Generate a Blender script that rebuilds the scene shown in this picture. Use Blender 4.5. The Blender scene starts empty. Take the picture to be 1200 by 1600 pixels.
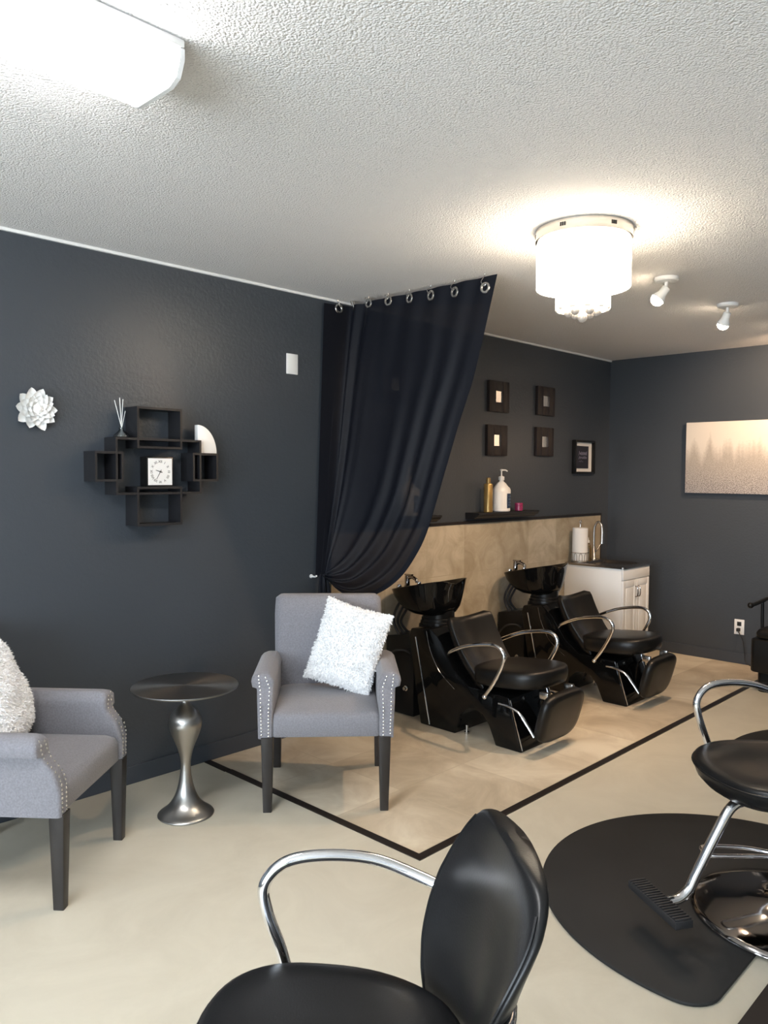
import bpy, bmesh, math, random
from mathutils import Vector, Matrix, noise

rnd = random.Random(7)
PI = math.pi
D1, D2, H = 3.336, 6.226, 2.417          # left wall plane y, back wall plane x, ceiling height
XB, YR = -2.8, -2.2                      # front (window) wall x, right wall y
scene = bpy.context.scene
col = scene.collection

# ------------------------------------------------------------------ materials
def nt(name):
    m = bpy.data.materials.new(name); m.use_nodes = True
    n = m.node_tree.nodes; l = m.node_tree.links
    return m, n, l, n['Principled BSDF']

def mat(name, color, rough=0.5, metal=0.0, spec=0.5, bump=None, coat=0.0, sheen=0.0, var=None, emit=None, aniso=0.0):
    """principled material; bump = (scale, strength, distance, detail); var = (scale, amount)"""
    m, n, l, b = nt(name)
    b.inputs['Base Color'].default_value = (*color, 1)
    b.inputs['Roughness'].default_value = rough
    b.inputs['Metallic'].default_value = metal
    b.inputs['Specular IOR Level'].default_value = spec
    b.inputs['Coat Weight'].default_value = coat
    b.inputs['Coat Roughness'].default_value = 0.08
    b.inputs['Sheen Weight'].default_value = sheen
    if aniso: b.inputs['Anisotropic'].default_value = aniso
    if emit:
        b.inputs['Emission Color'].default_value = (*emit[:3], 1)
        b.inputs['Emission Strength'].default_value = emit[3]
    if bump or var:
        tc = n.new('ShaderNodeTexCoord')
    if bump:
        t = n.new('ShaderNodeTexNoise'); t.inputs['Scale'].default_value = bump[0]
        t.inputs['Detail'].default_value = bump[3] if len(bump) > 3 else 3
        l.new(tc.outputs['Object'], t.inputs['Vector'])
        bp = n.new('ShaderNodeBump'); bp.inputs['Strength'].default_value = bump[1]; bp.inputs['Distance'].default_value = bump[2]
        l.new(t.outputs['Fac'], bp.inputs['Height']); l.new(bp.outputs['Normal'], b.inputs['Normal'])
    if var:
        t2 = n.new('ShaderNodeTexNoise'); t2.inputs['Scale'].default_value = var[0]; t2.inputs['Detail'].default_value = 4
        l.new(tc.outputs['Object'], t2.inputs['Vector'])
        r = n.new('ShaderNodeValToRGB')
        a = var[1]
        r.color_ramp.elements[0].position = .3; r.color_ramp.elements[1].position = .7
        r.color_ramp.elements[0].color = (*[c * (1 - a) for c in color], 1)
        r.color_ramp.elements[1].color = (*[min(1, c * (1 + a)) for c in color], 1)
        l.new(t2.outputs['Fac'], r.inputs['Fac']); l.new(r.outputs['Color'], b.inputs['Base Color'])
    return m

M = {}
M['wall'] = mat('wall_paint', (.046, .054, .065), .36, spec=.5, bump=(70, .35, .004, 4))
M['plainwall'] = mat('pale_wall_paint', (.34, .34, .34), .7, bump=(70, .3, .004, 4))
M['base'] = mat('baseboard_paint', (.045, .053, .066), .35)
M['white_trim'] = mat('white_trim', (.8, .8, .78), .5)
M['white_paint'] = mat('white_paint', (.86, .86, .845), .4)
M['white_plastic'] = mat('white_plastic', (.78, .78, .77), .35)
M['ceramic'] = mat('white_ceramic', (.9, .9, .88), .45)
M['leather'] = mat('black_leather', (.007, .007, .0075), .33, spec=.34, bump=(260, .12, .002, 3))
M['leather_soft'] = mat('black_vinyl', (.007, .0065, .006), .36, spec=.32, bump=(200, .12, .002, 3))
M['gloss_black'] = mat('gloss_black', (.004, .004, .004), .06, spec=.28)
M['satin_black'] = mat('satin_black', (.007, .007, .007), .3, spec=.3)
M['matte_black'] = mat('matte_black', (.016, .016, .018), .6)
M['shelf_black'] = mat('shelf_black', (.009, .009, .011), .5)
M['dark_wood'] = mat('dark_wood', (.016, .013, .012), .38, var=(9, .3))
M['brown_frame'] = mat('brown_frame', (.017, .011, .010), .45, var=(14, .3))
M['chrome'] = mat('chrome', (.82, .82, .84), .07, metal=1)
M['black_chrome'] = mat('dark_chrome', (.30, .28, .27), .09, metal=1)
M['nickel'] = mat('nickel', (.55, .53, .50), .25, metal=1)
M['steel'] = mat('brushed_steel', (.42, .41, .39), .30, metal=1, aniso=.6, bump=(300, .05, .001, 2))
M['sink_steel'] = mat('sink_steel', (.42, .39, .36), .25, metal=1)
M['fabric'] = mat('grey_linen', (.205, .202, .222), .9, spec=.2, sheen=.25, bump=(420, .5, .003, 2), var=(160, .14))
M['nail'] = mat('nailhead', (.75, .74, .72), .22, metal=1)
M['pillow'] = mat('white_plush', (.86, .86, .86), .95, spec=.1, sheen=.3, bump=(90, .6, .01, 4))
M['fur'] = mat('white_fur', (.88, .88, .88), .9, spec=.1, sheen=.2)
M['gold'] = mat('gold_bottle', (.38, .25, .09), .3, metal=.6)
M['blue_label'] = mat('blue_label', (.015, .035, .085), .4, var=(60, .5))
M['pink'] = mat('pink_jar', (.30, .035, .11), .25)
M['paper'] = mat('white_paper', (.82, .80, .77), .9)
M['mirror'] = mat('small_mirror', (.8, .8, .78), .14, metal=1)
M['mat_rubber'] = mat('grey_rubber', (.022, .022, .022), .6, spec=.22, bump=(500, .25, .001, 2), var=(4, .12))
M['brown_mat'] = mat('brown_rubber', (.024, .018, .015), .6, spec=.25, bump=(500, .25, .001, 2))
M['strip'] = mat('dark_strip', (.014, .010, .009), .4)
M['ink'] = mat('black_ink', (.01, .01, .01), .5)
M['pale_ink'] = mat('pale_ink', (.22, .20, .26), .5)
M['dark_print'] = mat('dark_print', (.020, .018, .026), .3)
M['label_text'] = mat('label_text', (.25, .33, .42), .5)
M['bulb'] = mat('warm_bulb', (1, .9, .75), .5, emit=(1, .82, .60, 60))
M['tube_light'] = mat('white_lens', (.9, .9, .9), .4, emit=(1, .985, .99, 29.0))
M['crystal_lit'] = mat('lit_crystal', (.95, .92, .88), .05, spec=.6, emit=(1, .85, .66, 13.5))

M['crystal_dim'] = mat('dim_crystal', (.30, .28, .25), .05, spec=.8, emit=(1, .90, .76, .45))
M['crystal_ball'] = mat('crystal_sphere', (.22, .20, .18), .03, spec=1.0, emit=(1, .92, .82, .12))

def glass_mat(name, color, rough=0.0, mixfac=.35):
    m, n, l, b = nt(name)
    out = n['Material Output']; n.remove(b)
    t = n.new('ShaderNodeBsdfTransparent'); t.inputs['Color'].default_value = (*color, 1)
    g = n.new('ShaderNodeBsdfGlossy'); g.inputs['Roughness'].default_value = rough
    mx = n.new('ShaderNodeMixShader'); mx.inputs[0].default_value = mixfac
    l.new(t.outputs[0], mx.inputs[1]); l.new(g.outputs[0], mx.inputs[2]); l.new(mx.outputs[0], out.inputs[0])
    return m
M['pane'] = glass_mat('window_glass', (.97, .98, .98), 0, .05)
M['clear_glass'] = glass_mat('clear_glass', (.55, .6, .62), .05, .25)
M['bottle_glass'] = glass_mat('clear_bottle', (.85, .72, .45), .05, .15)

def curtain_mat():
    m, n, l, b = nt('sheer_navy')
    out = n['Material Output']
    b.inputs['Base Color'].default_value = (.005, .006, .010, 1)
    b.inputs['Roughness'].default_value = .55
    b.inputs['Specular IOR Level'].default_value = .16
    b.inputs['Sheen Weight'].default_value = .02
    b.inputs['Sheen Roughness'].default_value = .4
    t = n.new('ShaderNodeBsdfTransparent')
    lw = n.new('ShaderNodeLayerWeight'); lw.inputs['Blend'].default_value = .35
    mr = n.new('ShaderNodeMapRange')
    mr.inputs['From Min'].default_value = 0; mr.inputs['From Max'].default_value = .6
    mr.inputs['To Min'].default_value = .955; mr.inputs['To Max'].default_value = .998
    l.new(lw.outputs['Facing'], mr.inputs['Value'])
    mx = n.new('ShaderNodeMixShader')
    l.new(mr.outputs[0], mx.inputs[0]); l.new(t.outputs[0], mx.inputs[1]); l.new(b.outputs[0], mx.inputs[2])
    l.new(mx.outputs[0], out.inputs[0])
    return m
M['curtain'] = curtain_mat()
M['curtain_hem'] = mat('navy_hem', (.005, .006, .010), .6, spec=.16)

def ceiling_mat():
    m, n, l, b = nt('popcorn_ceiling')
    b.inputs['Base Color'].default_value = (.80, .785, .775, 1); b.inputs['Roughness'].default_value = .9
    tc = n.new('ShaderNodeTexCoord')
    v = n.new('ShaderNodeTexVoronoi'); v.inputs['Scale'].default_value = 150
    t = n.new('ShaderNodeTexNoise'); t.inputs['Scale'].default_value = 110; t.inputs['Detail'].default_value = 5
    l.new(tc.outputs['Object'], v.inputs['Vector']); l.new(tc.outputs['Object'], t.inputs['Vector'])
    ma = n.new('ShaderNodeMath'); ma.operation = 'MULTIPLY_ADD'; ma.inputs[1].default_value = -.6
    l.new(v.outputs['Distance'], ma.inputs[0]); l.new(t.outputs['Fac'], ma.inputs[2])
    bp = n.new('ShaderNodeBump'); bp.inputs['Strength'].default_value = .75; bp.inputs['Distance'].default_value = .008
    l.new(ma.outputs[0], bp.inputs['Height']); l.new(bp.outputs['Normal'], b.inputs['Normal'])
    return m
M['ceiling'] = ceiling_mat()

def stone_mat(name, tile, off, c0, c1, c2, grout, axes, rough=.35, gap=.006, mscale=2.2):
    """travertine tiles: brick grid for joints and a tone per tile, streaky noise inside"""
    m, n, l, b = nt(name)
    tc = n.new('ShaderNodeTexCoord')
    sep = n.new('ShaderNodeSeparateXYZ'); l.new(tc.outputs['Object'], sep.inputs[0])
    cmb = n.new('ShaderNodeCombineXYZ')
    l.new(sep.outputs[axes[0]], cmb.inputs[0]); l.new(sep.outputs[axes[1]], cmb.inputs[1])
    mp = n.new('ShaderNodeMapping'); mp.inputs['Location'].default_value = (-off[0], -off[1], 0)
    l.new(cmb.outputs[0], mp.inputs[0])
    br = n.new('ShaderNodeTexBrick'); br.offset = 0; br.squash = 1
    br.inputs['Scale'].default_value = 1; br.inputs['Brick Width'].default_value = tile[0]; br.inputs['Row Height'].default_value = tile[1]
    br.inputs['Mortar Size'].default_value = gap; br.inputs['Mortar Smooth'].default_value = .3
    br.inputs['Color1'].default_value = (0, 0, 0, 1); br.inputs['Color2'].default_value = (1, 1, 1, 1); br.inputs['Mortar'].default_value = (.5, .5, .5, 1)
    l.new(mp.outputs[0], br.inputs['Vector'])
    n1 = n.new('ShaderNodeTexNoise'); n1.inputs['Scale'].default_value = mscale; n1.inputs['Detail'].default_value = 8; n1.inputs['Roughness'].default_value = .62; n1.inputs['Distortion'].default_value = .8
    l.new(tc.outputs['Object'], n1.inputs['Vector'])
    ad = n.new('ShaderNodeMath'); ad.operation = 'MULTIPLY_ADD'; ad.inputs[1].default_value = .26
    sb = n.new('ShaderNodeSeparateColor'); l.new(br.outputs['Color'], sb.inputs[0])
    l.new(sb.outputs[0], ad.inputs[0]); l.new(n1.outputs['Fac'], ad.inputs[2])
    rp = n.new('ShaderNodeValToRGB'); e = rp.color_ramp.elements
    e[0].position = .40; e[0].color = (*c0, 1); e[1].position = .82; e[1].color = (*c2, 1)
    e2 = rp.color_ramp.elements.new(.6); e2.color = (*c1, 1)
    l.new(ad.outputs[0], rp.inputs['Fac'])
    mx = n.new('ShaderNodeMix'); mx.data_type = 'RGBA'
    l.new(br.outputs['Fac'], mx.inputs['Factor']); l.new(rp.outputs['Color'], mx.inputs['A']); mx.inputs['B'].default_value = (*grout, 1)
    l.new(mx.outputs['Result'], b.inputs['Base Color'])
    b.inputs['Roughness'].default_value = rough
    return m
M['tile_wall'] = stone_mat('travertine_wall', (.385, .35), (4.21 - .385 * 8, .772 - .35 * 4), (.28, .232, .158), (.37, .32, .235), (.49, .44, .345), (.35, .305, .23), (0, 2), .4, .002, 5.5)
M['tile_floor'] = stone_mat('travertine_floor', (.46, .46), (.30, .10), (.43, .36, .26), (.57, .49, .37), (.73, .66, .525), (.54, .465, .35), (0, 1), .33, .003, 3.2)

def vinyl_mat():
    m, n, l, b = nt('cream_vinyl')
    tc = n.new('ShaderNodeTexCoord')
    t = n.new('ShaderNodeTexNoise'); t.inputs['Scale'].default_value = 2.5; t.inputs['Detail'].default_value = 9; t.inputs['Roughness'].default_value = .65; t.inputs['Distortion'].default_value = 1.2
    l.new(tc.outputs['Object'], t.inputs['Vector'])
    r = n.new('ShaderNodeValToRGB'); e = r.color_ramp.elements
    e[0].position = .3; e[0].color = (.52, .48, .385, 1); e[1].position = .7; e[1].color = (.60, .56, .455, 1)
    l.new(t.outputs['Fac'], r.inputs['Fac']); l.new(r.outputs['Color'], b.inputs['Base Color'])
    b.inputs['Roughness'].default_value = .34; b.inputs['Specular IOR Level'].default_value = .4
    return m
M['vinyl'] = vinyl_mat()

def table_top_mat():
    """concentric brushed disc"""
    m, n, l, b = nt('radial_brushed_steel')
    b.inputs['Base Color'].default_value = (.23, .225, .215, 1); b.inputs['Metallic'].default_value = 1
    b.inputs['Roughness'].default_value = .34; b.inputs['Anisotropic'].default_value = .85
    tg = n.new('ShaderNodeTangent'); tg.direction_type = 'RADIAL'; tg.axis = 'Z'
    l.new(tg.outputs[0], b.inputs['Tangent'])
    return m
M['table_top'] = table_top_mat()

def painting_mat():
    """misty tree line over glittering ground, object coords: y across, z up, origin at canvas centre"""
    m, n, l, b = nt('misty_forest_canvas')
    tc = n.new('ShaderNodeTexCoord'); sep = n.new('ShaderNodeSeparateXYZ'); l.new(tc.outputs['Object'], sep.inputs[0])
    def math_(op, a, b_=None, c=None):
        q = n.new('ShaderNodeMath'); q.operation = op
        for i, v in enumerate((a, b_, c)):
            if v is None: continue
            if hasattr(v, 'is_output'): l.new(v, q.inputs[i])
            else: q.inputs[i].default_value = v
        return q.outputs[0]
    y, z = sep.outputs[1], sep.outputs[2]
    # fir tips: a sawtooth of height modulated by noise
    f = math_('PINGPONG', math_('MULTIPLY', y, 1), .062)
    cy = n.new('ShaderNodeCombineXYZ'); l.new(math_('MULTIPLY', y, 13), cy.inputs[0])
    n1 = n.new('ShaderNodeTexNoise'); n1.inputs['Scale'].default_value = 1.0; n1.inputs['Detail'].default_value = 2; l.new(cy.outputs[0], n1.inputs['Vector'])
    n2 = n.new('ShaderNodeTexNoise'); n2.inputs['Scale'].default_value = 60; n2.inputs['Detail'].default_value = 5; l.new(tc.outputs['Object'], n2.inputs['Vector'])
    tip = math_('ADD', math_('MULTIPLY', f, 1.25), math_('MULTIPLY_ADD', n1.outputs['Fac'], .36, -.13))
    tip = math_('ADD', tip, math_('MULTIPLY_ADD', n2.outputs['Fac'], .10, -.05))
    d = math_('SUBTRACT', tip, z)                       # positive below tips
    ms = n.new('ShaderNodeMapRange'); ms.inputs['From Min'].default_value = -.03; ms.inputs['From Max'].default_value = .10; l.new(d, ms.inputs['Value'])
    mist = n.new('ShaderNodeMapRange'); mist.inputs['From Min'].default_value = .12; mist.inputs['From Max'].default_value = -.27; l.new(z, mist.inputs['Value'])
    r1 = n.new('ShaderNodeMix'); r1.data_type = 'RGBA'
    l.new(math_('MULTIPLY', ms.outputs[0], .85), r1.inputs['Factor']); r1.inputs['A'].default_value = (.72, .66, .58, 1); r1.inputs['B'].default_value = (.40, .35, .29, 1)
    sp = n.new('ShaderNodeTexNoise'); sp.inputs['Scale'].default_value = 170; sp.inputs['Detail'].default_value = 3; l.new(tc.outputs['Object'], sp.inputs['Vector'])
    sr = n.new('ShaderNodeValToRGB'); sr.color_ramp.elements[0].position = .42; sr.color_ramp.elements[1].position = .60
    sr.color_ramp.elements[0].color = (.10, .09, .10, 1); sr.color_ramp.elements[1].color = (.62, .58, .56, 1)
    l.new(sp.outputs['Fac'], sr.inputs['Fac'])
    pw = math_('POWER', mist.outputs[0], 1.3)
    r2 = n.new('ShaderNodeMix'); r2.data_type = 'RGBA'
    l.new(math_('MULTIPLY', pw, .85), r2.inputs['Factor']); l.new(r1.outputs['Result'], r2.inputs['A']); l.new(sr.outputs['Color'], r2.inputs['B'])
    l.new(r2.outputs['Result'], b.inputs['Base Color']); b.inputs['Roughness'].default_value = .45
    return m
M['painting'] = painting_mat()

# ------------------------------------------------------------------ mesh builder
def V(*a): return Vector(a)
def smooth_path(pts, n=8):
    P = [Vector(p) for p in pts]; out = []
    for i in range(len(P) - 1):
        p0 = P[max(i - 1, 0)]; p1 = P[i]; p2 = P[i + 1]; p3 = P[min(i + 2, len(P) - 1)]
        for k in range(n):
            t = k / n
            out.append(.5 * ((2 * p1) + (p2 - p0) * t + (2 * p0 - 5 * p1 + 4 * p2 - p3) * t * t + (3 * p1 - p0 - 3 * p2 + p3) * t ** 3))
    out.append(P[-1]); return out

class MB:
    def __init__(s): s.v = []; s.f = []
    def add(s, verts, faces):
        k = len(s.v); s.v += [tuple(v) for v in verts]; s.f += [tuple(i + k for i in f) for f in faces]; return s
    def box(s, x0, x1, y0, y1, z0, z1, mtx=None):
        vs = [V(x, y, z) for x in (x0, x1) for y in (y0, y1) for z in (z0, z1)]
        if mtx: vs = [mtx @ v for v in vs]
        return s.add(vs, [(0, 1, 3, 2), (4, 6, 7, 5), (0, 4, 5, 1), (2, 3, 7, 6), (0, 2, 6, 4), (1, 5, 7, 3)])
    def loft(s, rings, cap=True, closed=True):
        n = len(rings[0]); vs = [p for r in rings for p in r]; fs = []
        for i in range(len(rings) - 1):
            for j in range(n if closed else n - 1):
                a = i * n + j; b = i * n + (j + 1) % n
                fs.append((a, b, b + n, a + n))
        if cap:
            fs.append(tuple(range(n - 1, -1, -1))); fs.append(tuple((len(rings) - 1) * n + j for j in range(n)))
        return s.add(vs, fs)
    def tube(s, pts, r, seg=12, smooth=6, cap=True, flat=1.0):
        P = smooth_path(pts, smooth) if smooth else [Vector(p) for p in pts]
        n = len(P); rr = r if callable(r) else (lambda t: r)
        up = None; rings = []
        for i, p in enumerate(P):
            d = (P[min(i + 1, n - 1)] - P[max(i - 1, 0)]).normalized()
            if up is None:
                a = V(0, 0, 1) if abs(d.z) < .9 else V(1, 0, 0)
                up = (a - d * a.dot(d)).normalized()
            else: up = (up - d * up.dot(d)).normalized()
            sd = d.cross(up); R = rr(i / (n - 1))
            rings.append([p + (up * math.sin(2 * PI * k / seg) * flat + sd * math.cos(2 * PI * k / seg)) * R for k in range(seg)])
        return s.loft(rings, cap)
    def lathe(s, prof, seg=40, c=(0, 0, 0), sx=1, sy=1, mtx=None, cap=True):
        rings = []
        for r, z in prof:
            ring = [V(c[0] + sx * r * math.cos(2 * PI * k / seg), c[1] + sy * r * math.sin(2 * PI * k / seg), c[2] + z) for k in range(seg)]
            if mtx: ring = [mtx @ p for p in ring]
            rings.append(ring)
        return s.loft(rings, cap)
    def sphere(s, c, r, seg=16, rings=10, sc=(1, 1, 1)):
        rs = []
        for i in range(1, rings):
            a = PI * i / rings
            rs.append([V(c[0] + sc[0] * r * math.sin(a) * math.cos(2 * PI * k / seg), c[1] + sc[1] * r * math.sin(a) * math.sin(2 * PI * k / seg), c[2] - sc[2] * r * math.cos(a)) for k in range(seg)])
        return s.loft(rs)
    def prism(s, poly, axis, a0, a1):
        """poly of 2D points extruded along an axis: axis 0 -> (y,z), 1 -> (x,z), 2 -> (x,y)"""
        def pt(q, a):
            return V(a, q[0], q[1]) if axis == 0 else V(q[0], a, q[1]) if axis == 1 else V(q[0], q[1], a)
        n = len(poly)
        vs = [pt(q, a0) for q in poly] + [pt(q, a1) for q in poly]
        fs = [tuple(range(n)), tuple(range(2 * n - 1, n - 1, -1))] + [(j, j + n, (j + 1) % n + n, (j + 1) % n) for j in range(n)]
        return s.add(vs, fs)
    def grid(s, fn, nu, nv, closed_u=False):
        vs = [fn(i / (nu if closed_u else nu - 1), j / (nv - 1)) for j in range(nv) for i in range(nu)]
        fs = []
        for j in range(nv - 1):
            for i in range(nu if closed_u else nu - 1):
                a = j * nu + i; b = j * nu + (i + 1) % nu
                fs.append((a, b, b + nu, a + nu))
        return s.add(vs, fs)
    def xf(s, m):
        s.v = [tuple(m @ Vector(v)) for v in s.v]; return s
    def build(s, name, material, parent=None, smooth=40, bevel=0, bseg=2, sub=0, loc=None):
        me = bpy.data.meshes.new(name); me.from_pydata(s.v, [], s.f); me.validate(); me.update()
        bm = bmesh.new(); bm.from_mesh(me)
        bmesh.ops.recalc_face_normals(bm, faces=bm.faces)
        if bevel:
            ed = [e for e in bm.edges if len(e.link_faces) == 2 and e.calc_face_angle(0) > .5]
            bmesh.ops.bevel(bm, geom=ed, offset=bevel, segments=bseg, profile=.5, affect='EDGES', clamp_overlap=True)
        bm.to_mesh(me); bm.free()
        if smooth:
            me.polygons.foreach_set('use_smooth', [True] * len(me.polygons))
            me.set_sharp_from_angle(angle=math.radians(smooth))
        me.materials.append(material)
        o = bpy.data.objects.new(name, me); col.objects.link(o)
        if loc: o.location = loc
        if parent: o.parent = parent
        if sub:
            md = o.modifiers.new('sub', 'SUBSURF'); md.levels = sub; md.render_levels = sub
        return o

def rrect(x0, x1, y0, y1, r, z, n=5):
    """rounded rectangle ring in the xy plane"""
    out = []
    r = min(r, (x1 - x0) / 2 - 1e-4, (y1 - y0) / 2 - 1e-4)
    for cx, cy, a0 in ((x1 - r, y1 - r, 0), (x0 + r, y1 - r, 90), (x0 + r, y0 + r, 180), (x1 - r, y0 + r, 270)):
        for k in range(n + 1):
            a = math.radians(a0 + 90 * k / n); out.append(V(cx + r * math.cos(a), cy + r * math.sin(a), z))
    return out
def spow(c, p): return math.copysign(abs(c) ** p, c)
def sell(hx, hy, n=40, e=2.6, c=(0, 0), z=0):
    """superellipse ring"""
    return [V(c[0] + hx * spow(math.cos(2 * PI * k / n), 2 / e), c[1] + hy * spow(math.sin(2 * PI * k / n), 2 / e), z) for k in range(n)]

def lerp(a, b, t): return a + (b - a) * t
def interp(tab, x):
    if x <= tab[0][0]: return tab[0][1]
    for (a, va), (b, vb) in zip(tab, tab[1:]):
        if x <= b: return va + (vb - va) * (x - a) / (b - a)
    return tab[-1][1]

def tag(o, label, cat, group=None, kind=None):
    o['label'] = label; o['category'] = cat
    if group: o['group'] = group
    if kind: o['kind'] = kind
    return o
def thing(name, label, cat, loc=(0, 0, 0), rz=0, group=None):
    o = bpy.data.objects.new(name, None); o.empty_display_size = .1; col.objects.link(o)
    o.location = loc; o.rotation_euler = (0, 0, rz)
    return tag(o, label, cat, group)
def struct(o): o['kind'] = 'structure'; return o
def copy_tree(o, parent=None):
    c = o.copy(); col.objects.link(c)
    if parent: c.parent = parent
    for ch in list(o.children): copy_tree(ch, c)
    return c

# ------------------------------------------------------------------ room shell
SX, SY, SW = 2.165, 1.896, .036          # dark strip: outer corner and width
struct(MB().add([(XB, YR, 0), (D2, YR, 0), (D2, SY, 0), (SX, SY, 0), (SX, D1, 0), (XB, D1, 0)], [(0, 1, 2, 3, 4, 5)]).build('floor', M['vinyl'], smooth=0))
struct(MB().add([(SX, SY, 0), (D2, SY, 0), (D2, D1, 0), (SX, D1, 0)], [(0, 1, 2, 3)]).build('floor_tiled', M['tile_floor'], smooth=0))
struct(MB().box(SX, D2 - .012, SY, SY + SW, .0, .004).build('trim_1', M['strip'], smooth=0))
m_ = MB(); m_.box(SX, SX + SW, SY + SW, 3.145, .0, .004); m_.box(SX - .004, SX + SW - .004, 3.149, D1 - .012, .0, .004)
struct(m_.build('trim_2', M['strip'], smooth=0))
T = .12
struct(MB().box(XB - T, D2 + T, D1, D1 + T, 0, H).build('wall_left', M['wall'], smooth=0))
struct(MB().box(D2, D2 + T, YR, D1, 0, H).build('wall_back', M['wall'], smooth=0))
struct(MB().box(XB - T, D2 + T, YR - T, YR, 0, H).build('wall_right', M['plainwall'], smooth=0))
# front wall with two shop windows
WZ0, WZ1 = .35, 2.2
WIN = [(-1.8, .2), (.45, 2.25)]
m_ = MB(); ys = [YR] + [q for w in WIN for q in w] + [D1]
for a, b in zip(ys[0::2], ys[1::2]): m_.box(XB - T, XB, a, b, 0, H)
for a, b in WIN: m_.box(XB - T, XB, a, b, 0, WZ0); m_.box(XB - T, XB, a, b, WZ1, H)
struct(m_.build('wall_front', M['plainwall'], smooth=0))
for i, (a, b) in enumerate(WIN):
    f = MB(); w = .05
    for y0, y1, z0, z1 in ((a, a + w, WZ0, WZ1), (b - w, b, WZ0, WZ1), (a + w, b - w, WZ0, WZ0 + w), (a + w, b - w, WZ1 - w, WZ1)):
        f.box(XB - .09, XB - .03, y0, y1, z0, z1)
    fo = struct(f.build('window_%d' % (i + 1), M['white_trim'], smooth=0))
    MB().box(XB - .063, XB - .057, a + w, b - w, WZ0 + w, WZ1 - w).build('pane', M['pane'], fo, smooth=0)
struct(MB().box(XB - T, D2 + T, YR - T, D1 + T, H, H + .1).build('ceiling', M['ceiling'], smooth=0))
struct(MB().box(XB, D2, D1 - .012, D1, H - .012, H).build('trim_3', M['white_trim'], smooth=0))
struct(MB().box(XB, D2 - .012, D1 - .012, D1, 0, .085).build('baseboard_left', M['base'], smooth=0, bevel=.003))
struct(MB().box(D2 - .012, D2, YR, D1 - .012, 0, .085).build('baseboard_back', M['base'], smooth=0, bevel=.003))
# travertine splash panel behind the wash basins with dark top edge
PX0, PX1, PZ = 3.0, 6.06, 1.105
pn = struct(MB().box(PX0, PX1, D1 - .024, D1 - .0005, .086, PZ).build('wall_tile_panel', M['tile_wall'], smooth=0))
struct(MB().box(PX0, PX1 + .006, D1 - .030, D1 - .0005, PZ, PZ + .016).build('trim_4', M['strip'], smooth=0))
struct(MB().box(PX1, PX1 + .006, D1 - .030, D1 - .0005, .086, PZ).build('trim_5', M['strip'], smooth=0))

# ------------------------------------------------------------------ ceiling lights
def fluorescent():
    x0, x1, ya, yb = -.22, 1.0, 1.60, 1.845
    t = thing('fluorescent_ceiling_light', 'long white fluorescent ceiling light with wraparound lens at upper left', 'ceiling light', ((x0 + x1) / 2, (ya + yb) / 2, H))
    hx, hy = (x1 - x0) / 2, (yb - ya) / 2
    MB().box(-hx, hx, -hy, hy, -.020, -.0005).build('housing', M['white_paint'], t, bevel=.004)
    prof = [(-hy + .006, -.021), (-hy + .006, -.044), (-hy + .022, -.078), (-hy + .05, -.090), (hy - .05, -.090), (hy - .022, -.078), (hy - .006, -.044), (hy - .006, -.021)]
    MB().prism(prof, 0, -hx + .012, hx - .012).build('lens', M['tube_light'], t, smooth=30)
    for s in (-1, 1):
        a, b = sorted((s * hx, s * (hx - .012)))
        MB().prism([(-hy + .002, -.021), (-hy + .002, -.046), (-hy + .02, -.081), (-hy + .05, -.093), (hy - .05, -.093), (hy - .02, -.081), (hy - .002, -.046), (hy - .002, -.021)], 0, a, b).build('end_cap', M['white_plastic'], t, smooth=30)
fluorescent()

def chandelier():
    t = thing('crystal_ceiling_light', 'round chrome ceiling light with two tiers of lit hanging crystals', 'ceiling light', (2.85, 1.655, H))
    R = .19
    MB().lathe([(R, -.0005), (R, -.044), (R - .008, -.048), (R - .02, -.048)], 64).build('canopy', M['nickel'], t)
    for k in range(6):
        sl = MB()
        for j in (-1, 0, 1):
            a = 2 * PI * k / 6 + .10 + j * .045
            m = Matrix.Rotation(a, 4, 'Z') @ Matrix.Translation((R, 0, -.022))
            sl.box(-.002, .0015, -.003, .003, -.007, .007, m)
        sl.build('vent_slot', M['ink'], t, smooth=0)
    for k in range(40):
        a = 2 * PI * k / 40; m = Matrix.Rotation(a, 4, 'Z') @ Matrix.Translation((R - .012, 0, 0))
        MB().box(-.006, .006, -.0125, .0125, -.232, -.052, m).build('crystal_rod', M['crystal_lit'], t, smooth=0, bevel=.003, bseg=1)
    for k in range(22):
        a = 2 * PI * (k + .5) / 22; m = Matrix.Rotation(a, 4, 'Z') @ Matrix.Translation((.102, 0, 0))
        MB().box(-.006, .006, -.012, .012, -.315 - .004 * (k % 2), -.052, m).build('crystal_rod', M['crystal_dim' if k % 2 else 'crystal_lit'], t, smooth=0, bevel=.003, bseg=1)
    for k in range(6):
        a = 2 * PI * k / 6
        MB().sphere((.055 * math.cos(a), .055 * math.sin(a), -.325), .018).build('crystal_ball', M['crystal_ball'], t)
    MB().sphere((0, 0, -.347), .019).build('crystal_ball', M['crystal_ball'], t)
    MB().lathe([(.09, -.235), (.09, -.05)], 32).build('bulb_cluster', M['crystal_lit'], t)
    MB().lathe([(.004, -.33), (.004, -.235)], 8).build('stem', M['chrome'], t)
chandelier()

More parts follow.
